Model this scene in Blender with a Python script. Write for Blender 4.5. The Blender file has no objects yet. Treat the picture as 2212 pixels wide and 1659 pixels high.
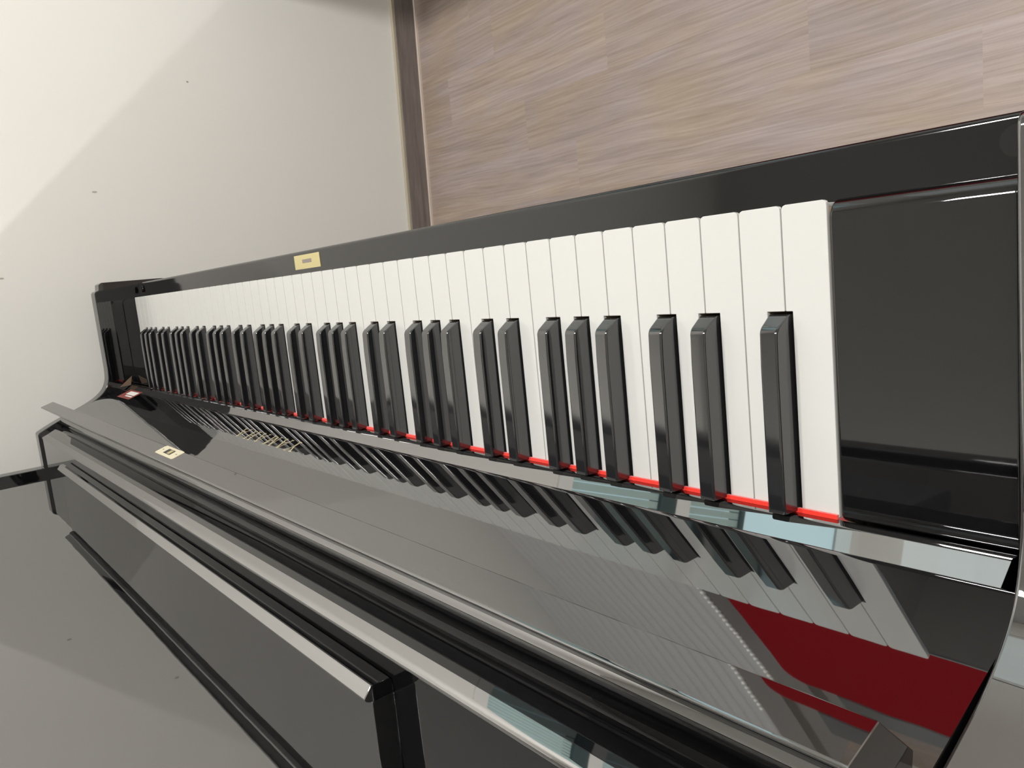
import bpy, bmesh, math, random
from mathutils import Matrix, Vector
random.seed(7)
S = bpy.context.scene
COL = bpy.context.collection

# ------------------------------------------------------------------ camera
# Keyboard frame in millimetres: x along the keys (bass to treble), y into the
# piano, z up, origin at the front corner of the lowest key; floor at z=-725.
def P(x, y, z):
    return Vector((x / 1000.0, y / 1000.0, (z + 725.0) / 1000.0))

cam_data = bpy.data.cameras.new('camera')
cam = bpy.data.objects.new('camera', cam_data)
COL.objects.link(cam)
ROT = Matrix(((-0.6233396584454056, 0.04906556947027257, -0.78041030240682),
              (0.09890125975466876, -0.9850673728857492, -0.14092839208231908),
              (-0.7756714581754988, -0.16502981781940948, 0.6091789131301149)))
cam.matrix_world = Matrix.Translation(P(-193.56, 17.57, 339.13)) @ ROT.to_4x4()
cam_data.sensor_fit = 'HORIZONTAL'
cam_data.sensor_width = 36.0
cam_data.lens = 36.0 * 1715.8 / 2212.0
cam_data.clip_start = 0.01
cam_data.clip_end = 50
S.camera = cam

# ------------------------------------------------------------------ world, exposure
W_ = bpy.data.worlds.new('world'); S.world = W_; W_.use_nodes = True
W_.node_tree.nodes['Background'].inputs[0].default_value = (0.55, 0.7, 0.75, 1)
W_.node_tree.nodes['Background'].inputs[1].default_value = 0.35
S.view_settings.view_transform = 'Standard'
S.view_settings.look = 'None'
S.view_settings.exposure = 0.12
S.view_settings.gamma = 1.0
S.view_settings.use_curve_mapping = False

def light(name, kind, loc, power, color, size=0.1, rot=None, size_y=None):
    l = bpy.data.lights.new(name, kind); l.energy = power; l.color = color
    if kind == 'POINT': l.shadow_soft_size = size
    if kind == 'AREA':
        l.size = size
        if size_y: l.shape = 'RECTANGLE'; l.size_y = size_y
    o = bpy.data.objects.new(name, l); COL.objects.link(o); o.location = loc
    if rot: o.rotation_euler = rot
    return o
WARM = (1.0, 0.992, 0.975)
LAMP_BACK = P(560, 1330, 1690)
LAMP_FRONT = P(-780, -720, 1705)
light('lamp_back_light', 'POINT', LAMP_BACK - Vector((0, 0, 0.02)), 66, WARM, 0.012)
light('lamp_front_light', 'AREA', LAMP_FRONT - Vector((0, 0, 0.045)), 41, WARM, 0.2, (0, 0, 0))
light('added_fill_light', 'AREA', P(650, -850, 1735), 20.5, WARM, 0.2, (0, 0, 0))  # added fill lamp, evens the brightness along the keys

# ------------------------------------------------------------------ helpers
def tag(o, label=None, cat=None, group=None, kind=None):
    if label: o['label'] = label
    if cat: o['category'] = cat
    if group: o['group'] = group
    if kind: o['kind'] = kind
    return o

def finish(name, bm, mat, parent=None, smooth=True, bevel=0.0, segs=3, angle=35, wn=True):
    if bevel > 0:
        bmesh.ops.remove_doubles(bm, verts=bm.verts, dist=1e-7)
        es = [e for e in bm.edges if len(e.link_faces) == 2 and e.calc_face_angle(0) > math.radians(28)]
        bmesh.ops.bevel(bm, geom=es, offset=bevel, segments=segs, affect='EDGES', profile=0.5, clamp_overlap=True)
    bmesh.ops.recalc_face_normals(bm, faces=bm.faces)
    me = bpy.data.meshes.new(name)
    bm.to_mesh(me); bm.free()
    if smooth:
        for p in me.polygons: p.use_smooth = True
        me.set_sharp_from_angle(angle=math.radians(angle))
    if mat: me.materials.append(mat)
    o = bpy.data.objects.new(name, me)
    COL.objects.link(o)
    if parent: o.parent = parent
    if smooth and wn:
        m = o.modifiers.new('weighted_normal', 'WEIGHTED_NORMAL'); m.weight = 100; m.keep_sharp = True
    return o

def add_box(bm, x0, x1, y0, y1, z0, z1):
    v = [bm.verts.new(P(x, y, z)) for x in (x0, x1) for y in (y0, y1) for z in (z0, z1)]
    for f in ((0, 1, 3, 2), (4, 6, 7, 5), (0, 4, 5, 1), (2, 3, 7, 6), (0, 2, 6, 4), (1, 5, 7, 3)):
        bm.faces.new([v[i] for i in f])

def add_prism(bm, pts, a0, a1, axis='x'):
    """extrude a polygon: axis x -> pts are (y,z); axis z -> pts are (x,y); axis y -> pts are (x,z)"""
    def mk(p, a):
        if axis == 'x': return P(a, p[0], p[1])
        if axis == 'z': return P(p[0], p[1], a)
        return P(p[0], a, p[1])
    A = [bm.verts.new(mk(p, a0)) for p in pts]
    B = [bm.verts.new(mk(p, a1)) for p in pts]
    n = len(pts)
    bm.faces.new(A); bm.faces.new(B[::-1])
    for i in range(n):
        bm.faces.new((A[i], B[i], B[(i + 1) % n], A[(i + 1) % n]))

def box(name, dims, mat, parent=None, bevel=0.0, segs=3):
    bm = bmesh.new(); add_box(bm, *dims)
    return finish(name, bm, mat, parent, bevel=bevel / 1000.0, segs=segs)

def prism(name, pts, a0, a1, mat, parent=None, axis='x', bevel=0.0, segs=3):
    bm = bmesh.new(); add_prism(bm, pts, a0, a1, axis)
    return finish(name, bm, mat, parent, bevel=bevel / 1000.0, segs=segs)

def add_cyl(bm, c, r, h, axis='z', n=32, r2=None, bevel=0):
    r2 = r if r2 is None else r2
    ring = []
    for k, (rr, t) in enumerate(((r, 0), (r2, h))):
        row = []
        for i in range(n):
            a = 2 * math.pi * i / n
            u, v = rr * math.cos(a), rr * math.sin(a)
            if axis == 'z': q = (c[0] + u, c[1] + v, c[2] + t)
            elif axis == 'x': q = (c[0] + t, c[1] + u, c[2] + v)
            else: q = (c[0] + u, c[1] + t, c[2] + v)
            row.append(bm.verts.new(P(*q)))
        ring.append(row)
    bm.faces.new(ring[0]); bm.faces.new(ring[1][::-1])
    for i in range(n):
        j = (i + 1) % n
        bm.faces.new((ring[0][i], ring[0][j], ring[1][j], ring[1][i]))

def smooth_curve(pts, n=6):
    """Catmull-Rom through the points (open)"""
    out = []
    for i in range(len(pts) - 1):
        p0 = pts[max(i - 1, 0)]; p1 = pts[i]; p2 = pts[i + 1]; p3 = pts[min(i + 2, len(pts) - 1)]
        for k in range(n):
            t = k / n
            out.append(tuple(0.5 * ((2 * p1[d]) + (-p0[d] + p2[d]) * t + (2 * p0[d] - 5 * p1[d] + 4 * p2[d] - p3[d]) * t * t
                       + (-p0[d] + 3 * p1[d] - 3 * p2[d] + p3[d]) * t ** 3) for d in range(2)))
    out.append(pts[-1])
    return out

# ------------------------------------------------------------------ materials
def new_mat(name):
    m = bpy.data.materials.new(name); m.use_nodes = True
    return m, m.node_tree, m.node_tree.nodes['Principled BSDF']

def plain(name, col, rough, ior=1.5, metal=0.0, spec=0.5, coat=0.0, sheen=0.0):
    m, nt, b = new_mat(name)
    b.inputs['Base Color'].default_value = (*col, 1)
    b.inputs['Roughness'].default_value = rough
    b.inputs['IOR'].default_value = ior
    b.inputs['Metallic'].default_value = metal
    b.inputs['Specular IOR Level'].default_value = spec
    b.inputs['Coat Weight'].default_value = coat
    b.inputs['Coat Roughness'].default_value = 0.03
    if sheen: b.inputs['Sheen Weight'].default_value = sheen
    return m

def noise_node(nt, scale, detail=4, rough=0.5, vec=None, vscale=None):
    n = nt.nodes.new('ShaderNodeTexNoise'); n.inputs['Scale'].default_value = scale
    n.inputs['Detail'].default_value = detail; n.inputs['Roughness'].default_value = rough
    if vec is None:
        g = nt.nodes.new('ShaderNodeNewGeometry'); vec = g.outputs['Position']
    if vscale:
        mp = nt.nodes.new('ShaderNodeMapping'); mp.inputs['Scale'].default_value = vscale
        nt.links.new(vec, mp.inputs['Vector']); vec = mp.outputs['Vector']
    nt.links.new(vec, n.inputs['Vector'])
    return n

LACQUER = plain('black_lacquer', (0.0035, 0.0035, 0.004), 0.018, 3.0)
LACQUER_DIM_ARM = plain('black_lacquer_dim_arm', (0.0035, 0.0035, 0.004), 0.025, 1.75)  # same lacquer, reflection lowered so arm and key blocks look darker
LACQUER_DIM_DESK = plain('black_lacquer_dim_desk', (0.0035, 0.0035, 0.004), 0.02, 2.5)  # same lacquer, reflection toned down for the desk top
LACQUER_BRIGHTENED = plain('black_lacquer_brightened', (0.0035, 0.0035, 0.004), 0.02, 4.2)  # same lacquer, reflection boosted so narrow strips look brightly lit
LACQUER_DIM_SLIP = plain('black_lacquer_dim_slip', (0.0035, 0.0035, 0.004), 0.07, 1.58)  # same lacquer with weaker reflection, keeps the keyslip dark
LACQUER_DARKENED = plain('black_lacquer_darkened', (0.003, 0.003, 0.0035), 0.02, 1.5)  # same lacquer, reflection cut so the bands beside the rails read black
def _orange_peel():
    nt = LACQUER.node_tree; b = nt.nodes['Principled BSDF']
    n = noise_node(nt, 22, 2, 0.4)
    bp = nt.nodes.new('ShaderNodeBump'); bp.inputs['Strength'].default_value = 0.012; bp.inputs['Distance'].default_value = 0.004
    nt.links.new(n.outputs['Fac'], bp.inputs['Height']); nt.links.new(bp.outputs['Normal'], b.inputs['Normal'])
_orange_peel()
BLACKKEY = plain('black_key_resin', (0.010, 0.010, 0.011), 0.07, 1.95)
IVORY = plain('ivory_white_resin', (0.52, 0.515, 0.492), 0.13, 1.5)
KEYSIDE = plain('pale_key_wood', (0.55, 0.42, 0.28), 0.6)
FELT = plain('red_felt', (0.75, 0.022, 0.01), 0.95, 1.3, sheen=0.4)
def _felt():
    nt = FELT.node_tree; b = nt.nodes['Principled BSDF']
    n = noise_node(nt, 900, 3, 0.7)
    bp = nt.nodes.new('ShaderNodeBump'); bp.inputs['Strength'].default_value = 0.6; bp.inputs['Distance'].default_value = 0.0006
    nt.links.new(n.outputs['Fac'], bp.inputs['Height']); nt.links.new(bp.outputs['Normal'], b.inputs['Normal'])
_felt()
BRASS = plain('satin_brass', (0.66, 0.58, 0.30), 0.42, 1.5, 0.7)
BRASS_INLAY = plain('polished_brass_inlay', (0.95, 0.82, 0.5), 0.22, 1.5, 0.8)
BRASS_PALE = plain('pale_brass', (0.86, 0.79, 0.58), 0.4, 1.5, 0.55)
DARKHOLE = plain('dark_recess', (0.012, 0.012, 0.012), 0.5)
TAUPE = plain('dull_taupe_metal', (0.22, 0.18, 0.16), 0.5)
RUBBER = plain('grey_black_rubber', (0.010, 0.010, 0.010), 0.12)
CEIL = plain('grey_ceiling_paint', (0.62, 0.62, 0.60), 0.9)
WOODRAW = plain('raw_brown_wood', (0.16, 0.10, 0.06), 0.6)
LABELRED = plain('red_label_paper', (0.22, 0.04, 0.03), 0.5)
LABELWHITE = plain('white_label_print', (0.75, 0.75, 0.7), 0.5)
DARKWOOD = plain('dark_bench_wood', (0.03, 0.024, 0.022), 0.3)

def wall_material():
    m, nt, b = new_mat('warm_white_wall_paint')
    b.inputs['Roughness'].default_value = 0.75
    n = noise_node(nt, 1.3, 3, 0.5)
    r = nt.nodes.new('ShaderNodeValToRGB')
    r.color_ramp.elements[0].color = (0.76, 0.74, 0.695, 1); r.color_ramp.elements[0].position = 0.3
    r.color_ramp.elements[1].color = (0.79, 0.775, 0.735, 1); r.color_ramp.elements[1].position = 0.7
    nt.links.new(n.outputs['Fac'], r.inputs['Fac'])
    nt.links.new(r.outputs['Color'], b.inputs['Base Color'])
    n2 = noise_node(nt, 180, 4, 0.6)
    bp = nt.nodes.new('ShaderNodeBump'); bp.inputs['Strength'].default_value = 0.08; bp.inputs['Distance'].default_value = 0.001
    nt.links.new(n2.outputs['Fac'], bp.inputs['Height']); nt.links.new(bp.outputs['Normal'], b.inputs['Normal'])
    return m
WALL = wall_material()

def laminate_material():
    m, nt, b = new_mat('grey_brown_laminate')
    L = nt.links
    at = nt.nodes.new('ShaderNodeAttribute'); at.attribute_name = 'plank'
    uv = nt.nodes.new('ShaderNodeUVMap'); uv.uv_map = 'grain'
    # gently wavy coordinate so the grain lines bend
    w = noise_node(nt, 1.0, 2, 0.5, uv.outputs['UV'], (2.2, 9.0, 1))
    sub = nt.nodes.new('ShaderNodeVectorMath'); sub.operation = 'MULTIPLY_ADD'
    sub.inputs[1].default_value = (0, 0.035, 0); sub.inputs[2].default_value = (0, 0, 0)
    L.new(w.outputs['Color'], sub.inputs[0]); L.new(uv.outputs['UV'], sub.inputs[2])
    g1 = noise_node(nt, 1.0, 8, 0.66, sub.outputs[0], (6, 210, 1))
    g2 = noise_node(nt, 1.0, 4, 0.6, sub.outputs[0], (3.5, 42, 1))
    g3 = noise_node(nt, 1.0, 3, 0.5, sub.outputs[0], (5, 11, 1))
    r1 = nt.nodes.new('ShaderNodeValToRGB')
    e = r1.color_ramp.elements
    e[0].position = 0.33; e[0].color = (0.240, 0.190, 0.160, 1)
    e[1].position = 0.68; e[1].color = (0.420, 0.350, 0.312, 1)
    k = r1.color_ramp.elements.new(0.5); k.color = (0.330, 0.267, 0.231, 1)
    mix = nt.nodes.new('ShaderNodeMath'); mix.operation = 'MULTIPLY_ADD'; mix.inputs[1].default_value = 0.62
    m2 = nt.nodes.new('ShaderNodeMath'); m2.operation = 'MULTIPLY'; m2.inputs[1].default_value = 0.38
    L.new(g2.outputs['Fac'], m2.inputs[0])
    L.new(g1.outputs['Fac'], mix.inputs[0]); L.new(m2.outputs[0], mix.inputs[2])
    L.new(mix.outputs[0], r1.inputs['Fac'])
    # cool / warm cast wandering through the board
    hue = nt.nodes.new('ShaderNodeMix'); hue.data_type = 'RGBA'; hue.blend_type = 'MULTIPLY'
    r2 = nt.nodes.new('ShaderNodeValToRGB')
    r2.color_ramp.elements[0].position = 0.35; r2.color_ramp.elements[0].color = (1.0, 0.96, 0.86, 1)
    r2.color_ramp.elements[1].position = 0.65; r2.color_ramp.elements[1].color = (0.97, 0.97, 1.06, 1)
    L.new(g3.outputs['Fac'], r2.inputs['Fac'])
    hue.inputs['Factor'].default_value = 1.0
    L.new(r1.outputs['Color'], hue.inputs[6]); L.new(r2.outputs['Color'], hue.inputs[7])
    # plank tone
    tone = nt.nodes.new('ShaderNodeMapRange'); tone.inputs['To Min'].default_value = 0.94; tone.inputs['To Max'].default_value = 1.06
    L.new(at.outputs['Fac'], tone.inputs['Value'])
    sc = nt.nodes.new('ShaderNodeVectorMath'); sc.operation = 'SCALE'
    L.new(hue.outputs[2], sc.inputs[0]); L.new(tone.outputs['Result'], sc.inputs['Scale'])
    L.new(sc.outputs[0], b.inputs['Base Color'])
    b.inputs['Roughness'].default_value = 0.48
    bp = nt.nodes.new('ShaderNodeBump'); bp.inputs['Strength'].default_value = 0.15; bp.inputs['Distance'].default_value = 0.0008
    L.new(g1.outputs['Fac'], bp.inputs['Height']); L.new(bp.outputs['Normal'], b.inputs['Normal'])
    return m
LAMINATE = laminate_material()

def skirting_material():
    m, nt, b = new_mat('taupe_wood_skirting')
    n = noise_node(nt, 1.0, 5, 0.6, None, (60, 9, 130))
    r = nt.nodes.new('ShaderNodeValToRGB')
    r.color_ramp.elements[0].color = (0.135, 0.112, 0.100, 1); r.color_ramp.elements[0].position = 0.3
    r.color_ramp.elements[1].color = (0.225, 0.192, 0.175, 1); r.color_ramp.elements[1].position = 0.7
    nt.links.new(n.outputs['Fac'], r.inputs['Fac']); nt.links.new(r.outputs['Color'], b.inputs['Base Color'])
    b.inputs['Roughness'].default_value = 0.45
    return m
SKIRT = skirting_material()
SKIRTCAP = plain('beige_skirting_cap', (0.42, 0.37, 0.28), 0.5)
SKIRTFOOT = plain('pale_skirting_foot', (0.62, 0.53, 0.45), 0.4)

# ------------------------------------------------------------------ room
FLOOR = -725.0; CEILZ = 1780.0
XN, YF, YB = -2300.0, -2700.0, 2300.0
# the far wall is turned a little, pivot on the skirting
PIV = P(1422, -98, FLOOR); TURN = -math.atan(0.0569)
RW = Matrix.Translation(PIV) @ Matrix.Rotation(TURN, 4, 'Z')
def wallbox(name, dims, mat, parent=None, bevel=0.0, kind='structure'):
    """box given in the far wall's own frame: a = depth behind the face, y along it, z"""
    bm = bmesh.new()
    a0, a1, y0, y1, z0, z1 = dims
    vs = [bm.verts.new(RW @ Vector((a / 1000, y / 1000, (z - FLOOR) / 1000))) for a in (a0, a1) for y in (y0, y1) for z in (z0, z1)]
    for f in ((0, 1, 3, 2), (4, 6, 7, 5), (0, 4, 5, 1), (2, 3, 7, 6), (0, 2, 6, 4), (1, 5, 7, 3)):
        bm.faces.new([vs[i] for i in f])
    o = finish(name, bm, mat, parent, bevel=bevel / 1000)
    if kind and not parent: o['kind'] = kind
    return o

# floor made of laminate strips; each strip carries its own tone and grain
def make_floor():
    bm = bmesh.new()
    tone = bm.faces.layers.float.new('plank_f')
    uvl = bm.loops.layers.uv.new('grain')
    col = bm.loops.layers.float_color.new('plank')
    rowh = 98.0
    known = {1: [210, -420, 905], 2: [430, 1040, -160], 3: [810, 160, 1290], 4: [520, 1120, -90], 0: [640, 20, 1180]}
    nrow0 = int(math.floor((-115 - YB) / rowh)) - 1; nrow1 = int(math.ceil((-115 - YF) / rowh)) + 1
    for row in range(nrow0, nrow1):
        y1 = -115 - (row - 1) * rowh; y0 = y1 - rowh
        cuts = [XN - 200]
        if row in known:
            mid = sorted(known[row])
        else:
            mid = []
        x = XN - 200 + random.uniform(100, 600)
        seq = []
        while x < 1700:
            seq.append(x); x += random.uniform(430, 680)
        if mid:
            seq = [s for s in seq if s < mid[0] - 250 or s > mid[-1] + 250] + mid
            seq.sort()
        cuts += seq + [1750]
        for a, b in zip(cuts[:-1], cuts[1:]):
            f = bm.faces.new([bm.verts.new(P(a, y0, FLOOR)), bm.verts.new(P(b, y0, FLOOR)), bm.verts.new(P(b, y1, FLOOR)), bm.verts.new(P(a, y1, FLOOR))])
            t = random.random(); off = (random.uniform(0, 50), random.uniform(0, 50))
            for l in f.loops:
                co = l.vert.co
                l[uvl].uv = (co.x + off[0], co.y + off[1])
                l[col] = (t, t, t, 1)
    me = bpy.data.meshes.new('floor'); bm.to_mesh(me); bm.free()
    me.materials.append(LAMINATE)
    o = bpy.data.objects.new('floor', me); COL.objects.link(o); o['kind'] = 'structure'
    return o
make_floor()

# far wall (treble side) with a window opening past the keyboard's player side
WY0, WY1, WZ0, WZ1 = -2330.0, -870.0, -20.0, 980.0     # in wall frame: y offset from pivot
y_lo, y_hi = YF - 150, YB + 250
bm = bmesh.new()
def wb(bm, a0, a1, y0, y1, z0, z1):
    vs = [bm.verts.new(RW @ Vector((a / 1000, y / 1000, (z - FLOOR) / 1000))) for a in (a0, a1) for y in (y0, y1) for z in (z0, z1)]
    for f in ((0, 1, 3, 2), (4, 6, 7, 5), (0, 4, 5, 1), (2, 3, 7, 6), (0, 2, 6, 4), (1, 5, 7, 3)):
        bm.faces.new([vs[i] for i in f])
wb(bm, 6, 150, WY1, y_hi, FLOOR - 10, CEILZ + 10)
wb(bm, 6, 150, y_lo, WY0, FLOOR - 10, CEILZ + 10)
wb(bm, 6, 150, WY0, WY1, FLOOR - 10, WZ0)
wb(bm, 6, 150, WY0, WY1, WZ1, CEILZ + 10)
finish('wall_far', bm, WALL, smooth=False)['kind'] = 'structure'
box('wall_near', (XN - 120, XN, YF - 120, YB + 120, FLOOR - 10, CEILZ + 10), WALL)['kind'] = 'structure'
FX0, FX1, FZ0, FZ1 = -150.0, 1345.0, -60.0, 1150.0
bm = bmesh.new()
add_box(bm, XN - 100, FX0, YF - 120, YF, FLOOR - 10, CEILZ + 10); add_box(bm, FX1, 1750, YF - 120, YF, FLOOR - 10, CEILZ + 10)
add_box(bm, FX0, FX1, YF - 120, YF, FLOOR - 10, FZ0); add_box(bm, FX0, FX1, YF - 120, YF, FZ1, CEILZ + 10)
finish('wall_front', bm, WALL, smooth=False)['kind'] = 'structure'
box('wall_back', (XN - 100, 1750, YB, YB + 120, FLOOR - 10, CEILZ + 10), WALL)['kind'] = 'structure'
box('ceiling', (XN - 120, 1750, YF - 120, YB + 120, CEILZ, CEILZ + 80), CEIL)['kind'] = 'structure'
bs = wallbox('baseboard_far', (-7, 6, y_lo + 160, y_hi - 260, FLOOR, FLOOR + 54), SKIRT)
def wchild(name, dims, mat, parent, kind=None):
    return wallbox(name, dims, mat, parent, kind=None)
wchild('cap', (-4, 6, y_lo + 160, y_hi - 260, FLOOR + 54, FLOOR + 59), SKIRTCAP, bs)
wchild('foot_bead', (-13, -7, y_lo + 160, y_hi - 260, FLOOR, FLOOR + 4.5), SKIRTFOOT, bs)

# window with blinds, seen only in the polish
WHITEFR = plain('white_window_frame', (0.78, 0.78, 0.75), 0.35)
GREENFR = plain('dark_teal_frame', (0.03, 0.06, 0.06), 0.4)
BLIND = plain('pale_teal_blind', (0.42, 0.56, 0.54), 0.5)
mg, ntg, bg = new_mat('window_daylight_glass')
bg.inputs['Base Color'].default_value = (0.2, 0.3, 0.32, 1)
bg.inputs['Roughness'].default_value = 0.05
bg.inputs['Emission Color'].default_value = (0.62, 0.82, 0.86, 1)
bg.inputs['Emission Strength'].default_value = 1.15
bm = bmesh.new()
wb(bm, 0, 60, WY0, WY1, WZ0 - 30, WZ0 + 10); wb(bm, 0, 60, WY0, WY1, WZ1 - 20, WZ1 + 20)
wb(bm, 0, 60, WY1 - 40, WY1 + 10, WZ0, WZ1); wb(bm, 0, 60, WY0 - 10, WY0 + 40, WZ0, WZ1)
wb(bm, 0, 60, -1390, -1330, WZ0, WZ1)
win = finish('window_1', bm, WHITEFR, smooth=False); win['kind'] = 'structure'
wchild('window_pane', (70, 76, WY0 + 40, WY1 - 40, WZ0 + 10, WZ1 - 20), mg, win)
wchild('dark_sash', (2, 50, -1330, -1262, WZ0 + 10, WZ1 - 20), GREENFR, win)
wchild('dark_sash', (2, 50, -1660, -1640, WZ0 + 10, WZ1 - 20), GREENFR, win)
for y0, y1 in ((-1260, -912), (-1640, -1392)):
    bm = bmesh.new()
    z = WZ0 + 14
    while z < WZ1 - 30:
        wb(bm, 12, 16, y0, y1, z, z + 21); z += 24
    finish('blind', bm, BLIND, win, smooth=False)

bm = bmesh.new()
add_box(bm, FX0, FX1, YF - 60, YF, FZ0 - 10, FZ0 + 35); add_box(bm, FX0, FX1, YF - 60, YF, FZ1 - 35, FZ1 + 10)
for xx in (FX0 - 5, 440, FX1 - 35): add_box(bm, xx, xx + 40, YF - 60, YF, FZ0, FZ1)
mg2 = mg.copy(); mg2.name = 'sheer_lit_glass'; mg2.node_tree.nodes['Principled BSDF'].inputs['Emission Color'].default_value = (1.0, 0.98, 0.93, 1); mg2.node_tree.nodes['Principled BSDF'].inputs['Emission Strength'].default_value = 0.8
win2 = finish('window_2', bm, WHITEFR, smooth=False); win2['kind'] = 'structure'
box('window_pane', (FX0 + 30, FX1 - 30, YF - 80, YF - 74, FZ0 + 30, FZ1 - 30), mg2, win2)

# ------------------------------------------------------------------ lamps
LAMPWHITE = plain('white_lamp_metal', (0.7, 0.7, 0.68), 0.4)
ml, ntl, bl = new_mat('lit_diffuser'); bl.inputs['Base Color'].default_value = (0.9, 0.88, 0.82, 1)
bl.inputs['Emission Color'].default_value = (1, 0.93, 0.84, 1); bl.inputs['Emission Strength'].default_value = 5
def ceiling_lamp(c, r, label):
    t = bpy.data.objects.new('ceiling_lamp', None); COL.objects.link(t); t.location = P(c[0], c[1], CEILZ)
    tag(t, label, 'lamp')
    inv = Matrix.Translation(-t.location)
    def part(name, rr, z0, z1, mat):
        bm = bmesh.new(); add_cyl(bm, (c[0], c[1], z0), rr, z1 - z0); bm.transform(inv)
        return finish(name, bm, mat, t, bevel=0.002)
    part('mounting_plate', r * 1.05, CEILZ - 22, CEILZ, LAMPWHITE)
    part('diffuser', r, CEILZ - 40, CEILZ - 22, ml)
ceiling_lamp((560, 1330), 60, 'small round white ceiling lamp behind the piano')
ceiling_lamp((-780, -720), 110, 'small round white ceiling lamp near the bass end of the piano')
ceiling_lamp((650, -850), 110, 'added small round white fill lamp above the grey daybed')

# ------------------------------------------------------------------ piano
piano = bpy.data.objects.new('upright_piano', None); COL.objects.link(piano)
piano.location = (0, 0, 0)
tag(piano, 'glossy black upright piano with its fallboard open and red felt behind the keys', 'piano')
KW = 23.5625
XL, XR = -90.0, 1312.0          # inner faces of the two arms
AT = 30.0                        # arm thickness

# side panels with curved arms
curve = smooth_curve([(116, 41.5), (135, 43.3), (149.5, 49.5), (161, 61), (170.5, 77), (178.5, 96), (187.5, 120), (197, 142), (206, 160)], 6)
arm = [(-20, -92), (-29, -86), (-31, -70), (-31, 28), (-28, 33), (-19, 34), (-17.5, 36), (-17, 39), (-14, 41.2), (-10, 41.5)] + curve + \
      [(209, 161.5), (264.5, 161.5), (264.5, 533), (560, 533), (560, FLOOR), (235, FLOOR), (235, -92)]
prism('side_panel', arm, XR, XR + AT, LACQUER_DIM_ARM, piano, bevel=1.2, segs=3)
prism('side_panel', arm, XL - AT, XL, LACQUER, piano, bevel=1.8, segs=3)
for x in (XL - AT, XR):
    bm = bmesh.new(); add_box(bm, x, x + AT, -22, 16, FLOOR + 90, -92)
    add_box(bm, x - 4, x + AT + 4, -30, 235, FLOOR + 25, FLOOR + 90)
    finish('front_leg', bm, LACQUER, piano, bevel=0.003)

# key bed, key slip, key blocks
box('key_bed', (XL, XR, -4, 235, -92, -46), LACQUER, piano, 1.0)
box('key_frame', (XL + 17, XR - 17, 6, 235, -46, -24), DARKWOOD, piano)
slip = prism('keyslip', [(3.5, -30.5), (4, -46), (-4, -46), (-4, -86), (-25, -86), (-25.5, -32), (-24, -30.3), (-22, -30)], XL, XR, LACQUER_DIM_SLIP, piano, bevel=0.8)
bm = bmesh.new(); add_prism(bm, [(580.5, -21.2), (643.8, -21.2), (643.8, -6.2), (580.5, -6.2)], -30.3, -29.6, 'z')
finish('lock_striker', bm, BRASS, slip, bevel=0.0)
bm = bmesh.new(); add_prism(bm, [(600.8, -16.2), (623.3, -16.2), (623.3, -12.2), (600.8, -12.2)], -29.7, -29.45, 'z')
finish('striker_slot', bm, TAUPE, slip)
for x in (-66.5, 1289):
    bm = bmesh.new(); add_cyl(bm, (x, -13.8, -30.2), 5.2, 2.6, n=40)
    finish('rubber_button', bm, RUBBER, slip, bevel=0.0012)
for a, b in ((XL + 13, -0.35), (52 * KW + 0.35, XR - 1)):
    bm = bmesh.new()
    prof = [(6, -34), (2, -30), (0.3, -22), (0.3, -9)] + [(9 - 8.7 * math.cos(t), -8.7 + 8.7 * math.sin(t)) for t in [i * math.pi / 24 for i in range(1, 13)]] + [(148.8, 0), (148.8, -34)]
    add_prism(bm, prof, a, b)
    finish('key_block', bm, LACQUER_DIM_ARM, piano, bevel=0.0018, segs=4)
    box('block_felt', (a + 1, b - 1, 0.8, 9, -29.6, -26), FELT, piano)

# keys -------------------------------------------------------------
letters = 'AB' + 'CDEFGAB' * 7 + 'C'
sharp_after = {'C': -2.3, 'D': 3.0, 'F': -2.6, 'G': 0.2, 'A': 3.0}
NW = 6.9                         # half width of the notch between white keys
blacks = []
notchR = {}; notchL = {}
for i, L in enumerate(letters[:-1]):
    if L in sharp_after:
        c = (i + 1) * KW + sharp_after[L]
        blacks.append((i, L, c))
        notchR[i] = c - NW; notchL[i + 1] = c + NW
YN, YE = 50.0, 148.6
white_proto = {}
G = 0.33
for i, L in enumerate(letters):
    x0, x1 = i * KW, (i + 1) * KW
    l = notchL[i] - x0 if i in notchL else G
    r = notchR[i] - x0 if i in notchR else KW - G
    key = (round(l, 2), round(r, 2))
    if key not in white_proto:
        c = 2.1
        pts = [(G + c, 0), (KW - G - c, 0), (KW - G - 0.6, 0.6), (KW - G, c)]
        pts += ([(KW - G, YN), (r, YN)] if i in notchR else []) + [(r, YE), (l, YE)]
        pts += ([(l, YN), (G, YN)] if i in notchL else []) + [(G, c), (G + 0.6, 0.6)]
        bm = bmesh.new(); add_prism(bm, pts, -2.6, 0, 'z')
        # front lip face under the top plate
        add_prism(bm, [(G + 0.7, 1.4), (KW - G - 0.7, 1.4), (KW - G - 0.7, 3.4), (G + 0.7, 3.4)], -21, -2.6, 'z')
        o = finish('white_key', bm, IVORY, piano, bevel=0.00042, segs=2, angle=50)
        o.location = (x0 / 1000, 0, 0)
        bm = bmesh.new(); add_box(bm, max(l, G) + .4, min(r, KW - G) - .4, 3.4, 230, -22, -2.6)
        w = finish('key_stick', bm, KEYSIDE, o, smooth=False)
        white_proto[key] = (o, w)
    else:
        src, stick = white_proto[key]
        o = src.copy(); COL.objects.link(o); o.location = (x0 / 1000, 0, 0)
        w = stick.copy(); COL.objects.link(w); w.parent = o

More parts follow.
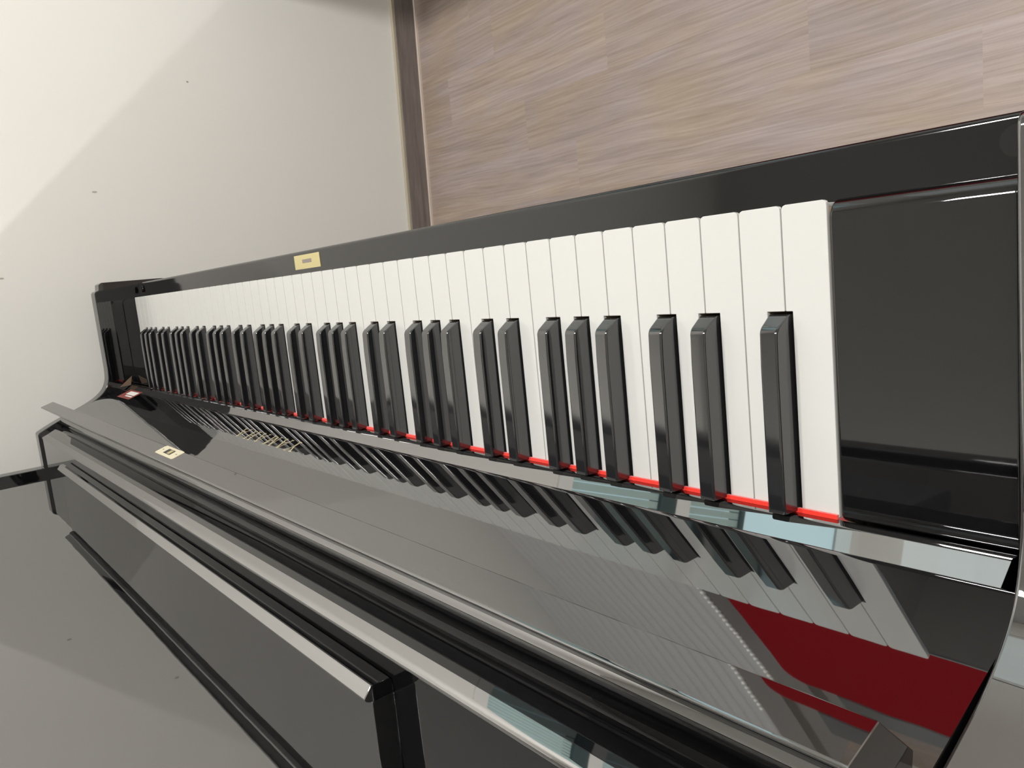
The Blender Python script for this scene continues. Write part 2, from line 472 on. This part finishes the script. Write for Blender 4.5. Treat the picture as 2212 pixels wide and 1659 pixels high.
def black_mesh():
    bm = bmesh.new()
    # rings along the key: (y, half width base, half width top, z top)
    def ring(y, hb, ht, zt, zb=-12.0):
        q = []
        r = 1.25
        pts = [(-hb, zb), (-(hb + (ht - hb) * 0.0), 0.0)]
        sx = hb
        prof = [(-hb, zb), (-hb, -0.5)]
        n = 5
        for k in range(n + 1):
            a = math.pi / 2 * k / n
            prof.append((-ht + r - r * math.cos(a), zt - r + r * math.sin(a)))
        prof += [(-x, z) for x, z in reversed(prof)]
        return [bm.verts.new(P(x, y, z)) for x, z in prof]
    rows = []
    # front slope from base (y=51.3,z~0.5) to knee (y=59.5,z=11.4) with a rounded knee
    rows.append(ring(51.3, 5.75, 5.72, 0.9))
    for k in range(1, 5):
        t = k / 4.0
        rows.append(ring(51.3 + 4.9 * t, 5.75 - 0.12 * t, 5.7 - 0.55 * t, 0.9 + 7.6 * t))
    for k in range(1, 8):
        a = math.radians(57) * (1 - k / 7.0)
        # arc radius 6
        R = 5.6
        y = 56.2 + R * (math.sin(math.radians(57)) - math.sin(a))
        z = 8.5 + R * (math.cos(a) - math.cos(math.radians(57)))
        rows.append(ring(y, 5.63, 5.15 - 0.35 * k / 7, z))
    zt = 8.5 + 5.6 * (1 - math.cos(math.radians(57)))
    rows.append(ring(75, 5.6, 4.8, zt + 0.5))
    rows.append(ring(148, 5.6, 4.8, zt + 0.5))
    n = len(rows[0])
    bm.faces.new(rows[0][::-1]); bm.faces.new(rows[-1])
    for a, b in zip(rows[:-1], rows[1:]):
        for i in range(n):
            j = (i + 1) % n
            bm.faces.new((a[i], a[j], b[j], b[i]))
    return bm
bproto = None
for i, L, c in blacks:
    if bproto is None:
        bproto = finish('black_key', black_mesh(), BLACKKEY, piano, angle=40)
        o = bproto
    else:
        o = bproto.copy(); COL.objects.link(o)
    o.location = (c / 1000, 0, 0)

# felt, bevelled name rail under the fallboard
box('name_felt', (0.5, 52 * KW - 0.5, 146.8, 148.95, 0.1, 1.7), FELT, piano)
box('name_felt', (0.5, 52 * KW - 0.5, 149.0, 160, -8.0, 0.1), FELT, piano)
d35 = (0.574, 0.819)
prism('name_rail', [(149.0, 1.0), (149.0, 8.0), (149.5, 9.0), (149.5 + 14 * d35[0], 9.0 + 14 * d35[1]), (175, 20), (175, 1.0)], XL + 14, XR - 6, LACQUER_BRIGHTENED, piano, bevel=0.35, segs=2)

# fallboard --------------------------------------------------------
TH = math.radians(19)
def bp(z, off=0.0):
    """point on the board's front plane at height z, pushed off mm towards the player"""
    y = 169 + math.tan(TH) * (z - 75)
    return (y - off * math.cos(TH), z + off * math.sin(TH))
front = []
r = 7.0
# rounded bottom
b0 = bp(31.0)
cx, cz = b0[0] + r * math.cos(TH), b0[1] - r * math.sin(TH)
for k in range(10):
    a = math.pi - TH + (math.pi / 2 + 0.15) * (9 - k) / 9.0
    front.append((cx + r * math.cos(a), cz + r * math.sin(a)))
t0 = bp(120.0)
r2 = 9.0
cx2, cz2 = t0[0] + r2 * math.cos(TH), t0[1] - r2 * math.sin(TH)
top = []
for k in range(14):
    a = math.pi - TH - math.radians(150) * k / 13.0
    top.append((cx2 + r2 * math.cos(a), cz2 + r2 * math.sin(a)))
back = [(top[-1][0] - 18 * math.sin(TH) * 1.0, 90), (front[0][0] + 8, front[0][1] + 0)]
fall = prism('fallboard', front + top + back, XL + 0.5, XR - 3, LACQUER, piano, bevel=0.0)
# folded front flap with the lock
flap = prism('front_flap', [(157, 132), (162.4, 149.6), (163.6, 151), (165, 150.2), (168.5, 142.0), (184.5, 121), (182, 113), (176, 112), (159, 130.2)], XL + 5, XR - 4, LACQUER, fall, bevel=0.5, segs=2)
fu = Vector((0, -math.cos(math.radians(17)), math.sin(math.radians(17))))
def on_flap(x, s, off):
    """s mm up the flap face"""
    y = 157 + s * math.sin(math.radians(17)); z = 132 + s * math.cos(math.radians(17))
    return (x, y - off * math.cos(math.radians(17)), z + off * math.sin(math.radians(17)))
def flat_plate(name, corners, f, t0, t1, mat, parent, bevel=0.0):
    bm = bmesh.new()
    A = [bm.verts.new(P(*f(x, s, t0))) for x, s in corners]; B = [bm.verts.new(P(*f(x, s, t1))) for x, s in corners]
    bm.faces.new(A); bm.faces.new(B[::-1]); n = len(corners)
    for i in range(n): bm.faces.new((A[i], B[i], B[(i + 1) % n], A[(i + 1) % n]))
    return finish(name, bm, mat, parent, bevel=bevel, smooth=False)
flat_plate('lock_plate', [(584, .5), (585.5, -0.4), (641, -0.4), (643.2, 1.5), (643.2, 11.5), (641, 13), (586, 13), (584, 11.5)], on_flap, -0.1, 0.25, BRASS_PALE, fall)
flat_plate('lock_bolt_hole', [(603, 2.6), (624.5, 2.6), (624.5, 9.6), (603, 9.6)], on_flap, 0.2, 0.38, DARKHOLE, fall)
flat_plate('lock_bolt', [(606, 3.4), (613.5, 3.4), (613.5, 9.0), (606, 9.0)], on_flap, 0.3, 0.8, BRASS, fall)
for x in (592, 635):
    flat_plate('plate_screw', [(x - 1.6, 5.2), (x + 1.6, 5.2), (x + 1.6, 6.4), (x - 1.6, 6.4)], on_flap, 0.2, 0.34, TAUPE, fall)

# brass lettering inlaid on the fallboard
def on_board(x, s, off):
    y, z = bp(44.3 + s * math.cos(TH), off)
    return (x, y, z)
def letters_mesh():
    bm = bmesh.new()
    H = 16.0
    def quad(pts):
        A = [bm.verts.new(P(*on_board(x, s, -0.05))) for x, s in pts]; B = [bm.verts.new(P(*on_board(x, s, 0.12))) for x, s in pts]
        bm.faces.new(A); bm.faces.new(B[::-1]); n = len(pts)
        for i in range(n): bm.faces.new((A[i], B[i], B[(i + 1) % n], A[(i + 1) % n]))
    def stroke(x0, s0, x1, s1, w):
        quad([(x0 - w / 2, s0), (x0 + w / 2, s0), (x1 + w / 2, s1), (x1 - w / 2, s1)])
    def serif(x, s, w=5.2):
        quad([(x - w / 2, s - 0.45), (x + w / 2, s - 0.45), (x + w / 2, s + 0.45), (x - w / 2, s + 0.45)])
    def A_(c):
        stroke(c - 7, 0, c, H, 1.0); stroke(c + 7, 0, c + .6, H, 2.5)
        quad([(c - 4.6, 5.1), (c + 4.8, 5.1), (c + 4.8, 6.0), (c - 4.6, 6.0)])
        serif(c - 7, .4, 5); serif(c + 7, .4, 6)
    def Y_(c):
        stroke(c, 0, c, 7.5, 2.5); stroke(c, 7, c - 6.4, H, 2.4); stroke(c, 7, c + 6.0, H, 1.0)
        serif(c, .4, 6.5); serif(c - 6.4, H - .4, 6); serif(c + 6, H - .4, 5)
    def M_(c):
        stroke(c - 7.5, 0, c - 6.8, H, 1.0); stroke(c + 7.5, 0, c + 6.8, H, 2.5)
        stroke(c, 1, c - 6.8, H, 2.4); stroke(c, 1, c + 6.4, H, 1.0)
        serif(c - 7.5, .4, 5); serif(c + 7.5, .4, 6); serif(c - 7.5, H - .4, 4); serif(c + 7.5, H - .4, 4.5)
    def H_(c):
        stroke(c - 5.6, 0, c - 5.6, H, 2.4); stroke(c + 5.6, 0, c + 5.6, H, 2.4)
        quad([(c - 5, 7.7), (c + 5, 7.7), (c + 5, 8.7), (c - 5, 8.7)])
        for dx in (-5.6, 5.6): serif(c + dx, .4, 6); serif(c + dx, H - .4, 6)
    Y_(517); A_(541.5); M_(569); A_(598); H_(624); A_(651)
    return bm
finish('lettering', letters_mesh(), BRASS_INLAY, fall, smooth=False)
# paper label low at the treble end of the board
lab = flat_plate('label', [(1168, -20.5), (1247, -20.5), (1247, 3), (1168, 3)], on_board, 0.0, 0.2, LABELRED, fall)
flat_plate('label_print', [(1176, -17), (1228, -17), (1228, -7.5), (1176, -7.5)], on_board, 0.19, 0.3, LABELWHITE, fall)
flat_plate('label_print', [(1176, -5.5), (1216, -5.5), (1216, -2.6), (1176, -2.6)], on_board, 0.19, 0.3, LABELWHITE, fall)
prism('wood_stop', [(134, 5), (150.5, 27), (149.5, 9)], XR - 1.2, XR + 0.1, WOODRAW, piano)

# shelf behind the fallboard, bevelled rail, desk ledge, upper panel, lid
prism('shelf_front', [(200, 90), (200, 137.4), (200.5, 139), (206.1, 150.5), (213, 150.5), (213, 90)], XL, XR, LACQUER_DARKENED, piano, bevel=0.2, segs=2)  # lower part of the sloped face, split off and darkened to read black
prism('shelf_nosing', [(206.15, 150.6), (208.6, 155.8), (209.6, 157.4), (211.4, 158.5), (213, 158.55), (213, 150.6)], XL, XR, LACQUER_BRIGHTENED, piano)  # upper part of that face, with boosted reflection as a bright strip
prism('music_shelf', [(212.9, 90), (212.9, 158.5), (300, 158.5), (300, 90)], XL, XR, LACQUER_DARKENED, piano)
PY = 275.0
desk = prism('music_desk', [(231.0, 158.7), (231.0, 171.0), (231.6, 171.5), (PY + 2, 171.5), (PY + 2, 158.7)], 165, 1060, LACQUER_DIM_DESK, piano, bevel=0.3, segs=2)
prism('desk_front_rail', [(223.5, 158.7), (222.2, 160), (222.2, 170.6), (231.2, 170.6), (231.2, 158.7)], 165, 1060, LACQUER_DARKENED, desk, bevel=0.6, segs=2)  # split from the desk so its front face can be darkened
prism('desk_bead', [(222.0, 170.5), (222.3, 171.5), (227.4, 175.6), (228.6, 175.9), (229.8, 175.2), (230.8, 173), (231.1, 170.5)], 165, 1060, LACQUER_BRIGHTENED, desk, bevel=0.5, segs=3)
box('upper_panel', (XL, XR, PY, PY + 22, 147.2, 533), LACQUER, piano)
box('top_lid', (XL - AT - 12, XR + AT + 12, 262, 575, 533, 560), LACQUER, piano, 3.0)
box('lower_panel', (XL, XR, 235, 255, FLOOR + 90, -92), LACQUER, piano)
box('bottom_board', (XL, XR, 215, 560, FLOOR + 20, FLOOR + 90), LACQUER, piano, 2)
box('back_frame', (XL, XR, 520, 558, FLOOR + 90, 533), DARKWOOD, piano)

# ------------------------------------------------------------------ bench with grey ribbed cover, seen in the polish
m, nt, b = new_mat('grey_ribbed_cloth')
b.inputs['Base Color'].default_value = (0.36, 0.35, 0.34, 1); b.inputs['Roughness'].default_value = 0.9
RIB = m
bench = bpy.data.objects.new('daybed', None); COL.objects.link(bench)
tag(bench, 'low grey ribbed daybed in front of the piano, mirrored in the open fallboard', 'daybed')
bm = bmesh.new()
x = 648.0
bx = []
prof = []
while x < 1215:
    for k in range(8):
        a = math.pi * k / 8
        prof.append((x + 35 * (1 - math.cos(a)) / 2.0, -268 + 7 * math.sin(a)))
    x += 35
prof.append((x, -268)); x1 = x
prof += [(x1, -315), (648, -315)]
add_prism(bm, prof, -1400, -590, 'y')
finish('cushion', bm, RIB, bench, bevel=0.0)
bm = bmesh.new(); add_box(bm, 675, 1215, -1380, -625, FLOOR + 60, -315)
finish('bed_base', bm, RIB, bench, bevel=0.004)
for xx in (700, 1160):
    for yy in (-1370, -680):
        bm = bmesh.new(); add_box(bm, xx, xx + 35, yy, yy + 35, FLOOR, FLOOR + 60); finish('leg', bm, DARKWOOD, bench)
bm = bmesh.new()
for k in range(26):
    y = -604 - k * 15
    bmesh.ops.create_uvsphere(bm, u_segments=10, v_segments=6, radius=0.0042, matrix=Matrix.Translation(P(650, y, -264)))
finish('bead_trim', bm, plain('pearl_bead', (0.85, 0.85, 0.8), 0.25), bench)
stool = bpy.data.objects.new('upholstered_stool', None); COL.objects.link(stool)
tag(stool, 'stool with a red velvet seat in front of the piano, mirrored in the open fallboard', 'stool')
def rrect(x0, x1, y0, y1, r, n=8):
    pts = []
    for cx, cy, a0 in ((x1 - r, y1 - r, 0), (x0 + r, y1 - r, 90), (x0 + r, y0 + r, 180), (x1 - r, y0 + r, 270)):
        for k in range(n + 1):
            a = math.radians(a0 + 90 * k / n); pts.append((cx + r * math.cos(a), cy + r * math.sin(a)))
    return pts
VELVET = plain('red_velvet', (0.17, 0.003, 0.005), 0.95, 1.3, spec=0.0)
bm = bmesh.new(); add_prism(bm, rrect(165, 560, -830, -515, 45), -285, -238, 'z')
finish('seat_cushion', bm, VELVET, stool, bevel=0.016, segs=4)
bm = bmesh.new(); add_prism(bm, rrect(160, 565, -860, -510, 40), FLOOR + 60, -286, 'z')
finish('seat_base', bm, DARKWOOD, stool, bevel=0.004)
for xx in (220, 480):
    for yy in (-790, -600):
        bm = bmesh.new(); add_box(bm, xx, xx + 32, yy, yy + 32, FLOOR, FLOOR + 60); finish('leg', bm, DARKWOOD, stool, bevel=0.002)
bm = bmesh.new(); add_box(bm, 185, 470, -892, -826, -275, -240)
finish('seat_rim', bm, DARKWOOD, stool, bevel=0.004)
# tiny scuffs on the far wall
SCUFF = plain('dark_wall_scuff', (0.44, 0.41, 0.37), 0.8)
far_wall = bpy.data.objects['wall_far']
for (yy, zz, a, b) in ((-400, -201, 2.2, 1.8), (-197.5, -9, 4.5, 1.6), (-55, 158, 4.0, 1.5)):
    bm = bmesh.new()
    u = yy + 98
    vs = [bm.verts.new(RW @ Vector((5.6 / 1000, (u + b * math.cos(t)) / 1000, (zz - FLOOR + a * math.sin(t)) / 1000))) for t in [k * math.pi / 5 for k in range(10)]]
    bm.faces.new(vs)
    finish('scuff_mark', bm, SCUFF, far_wall, smooth=False)
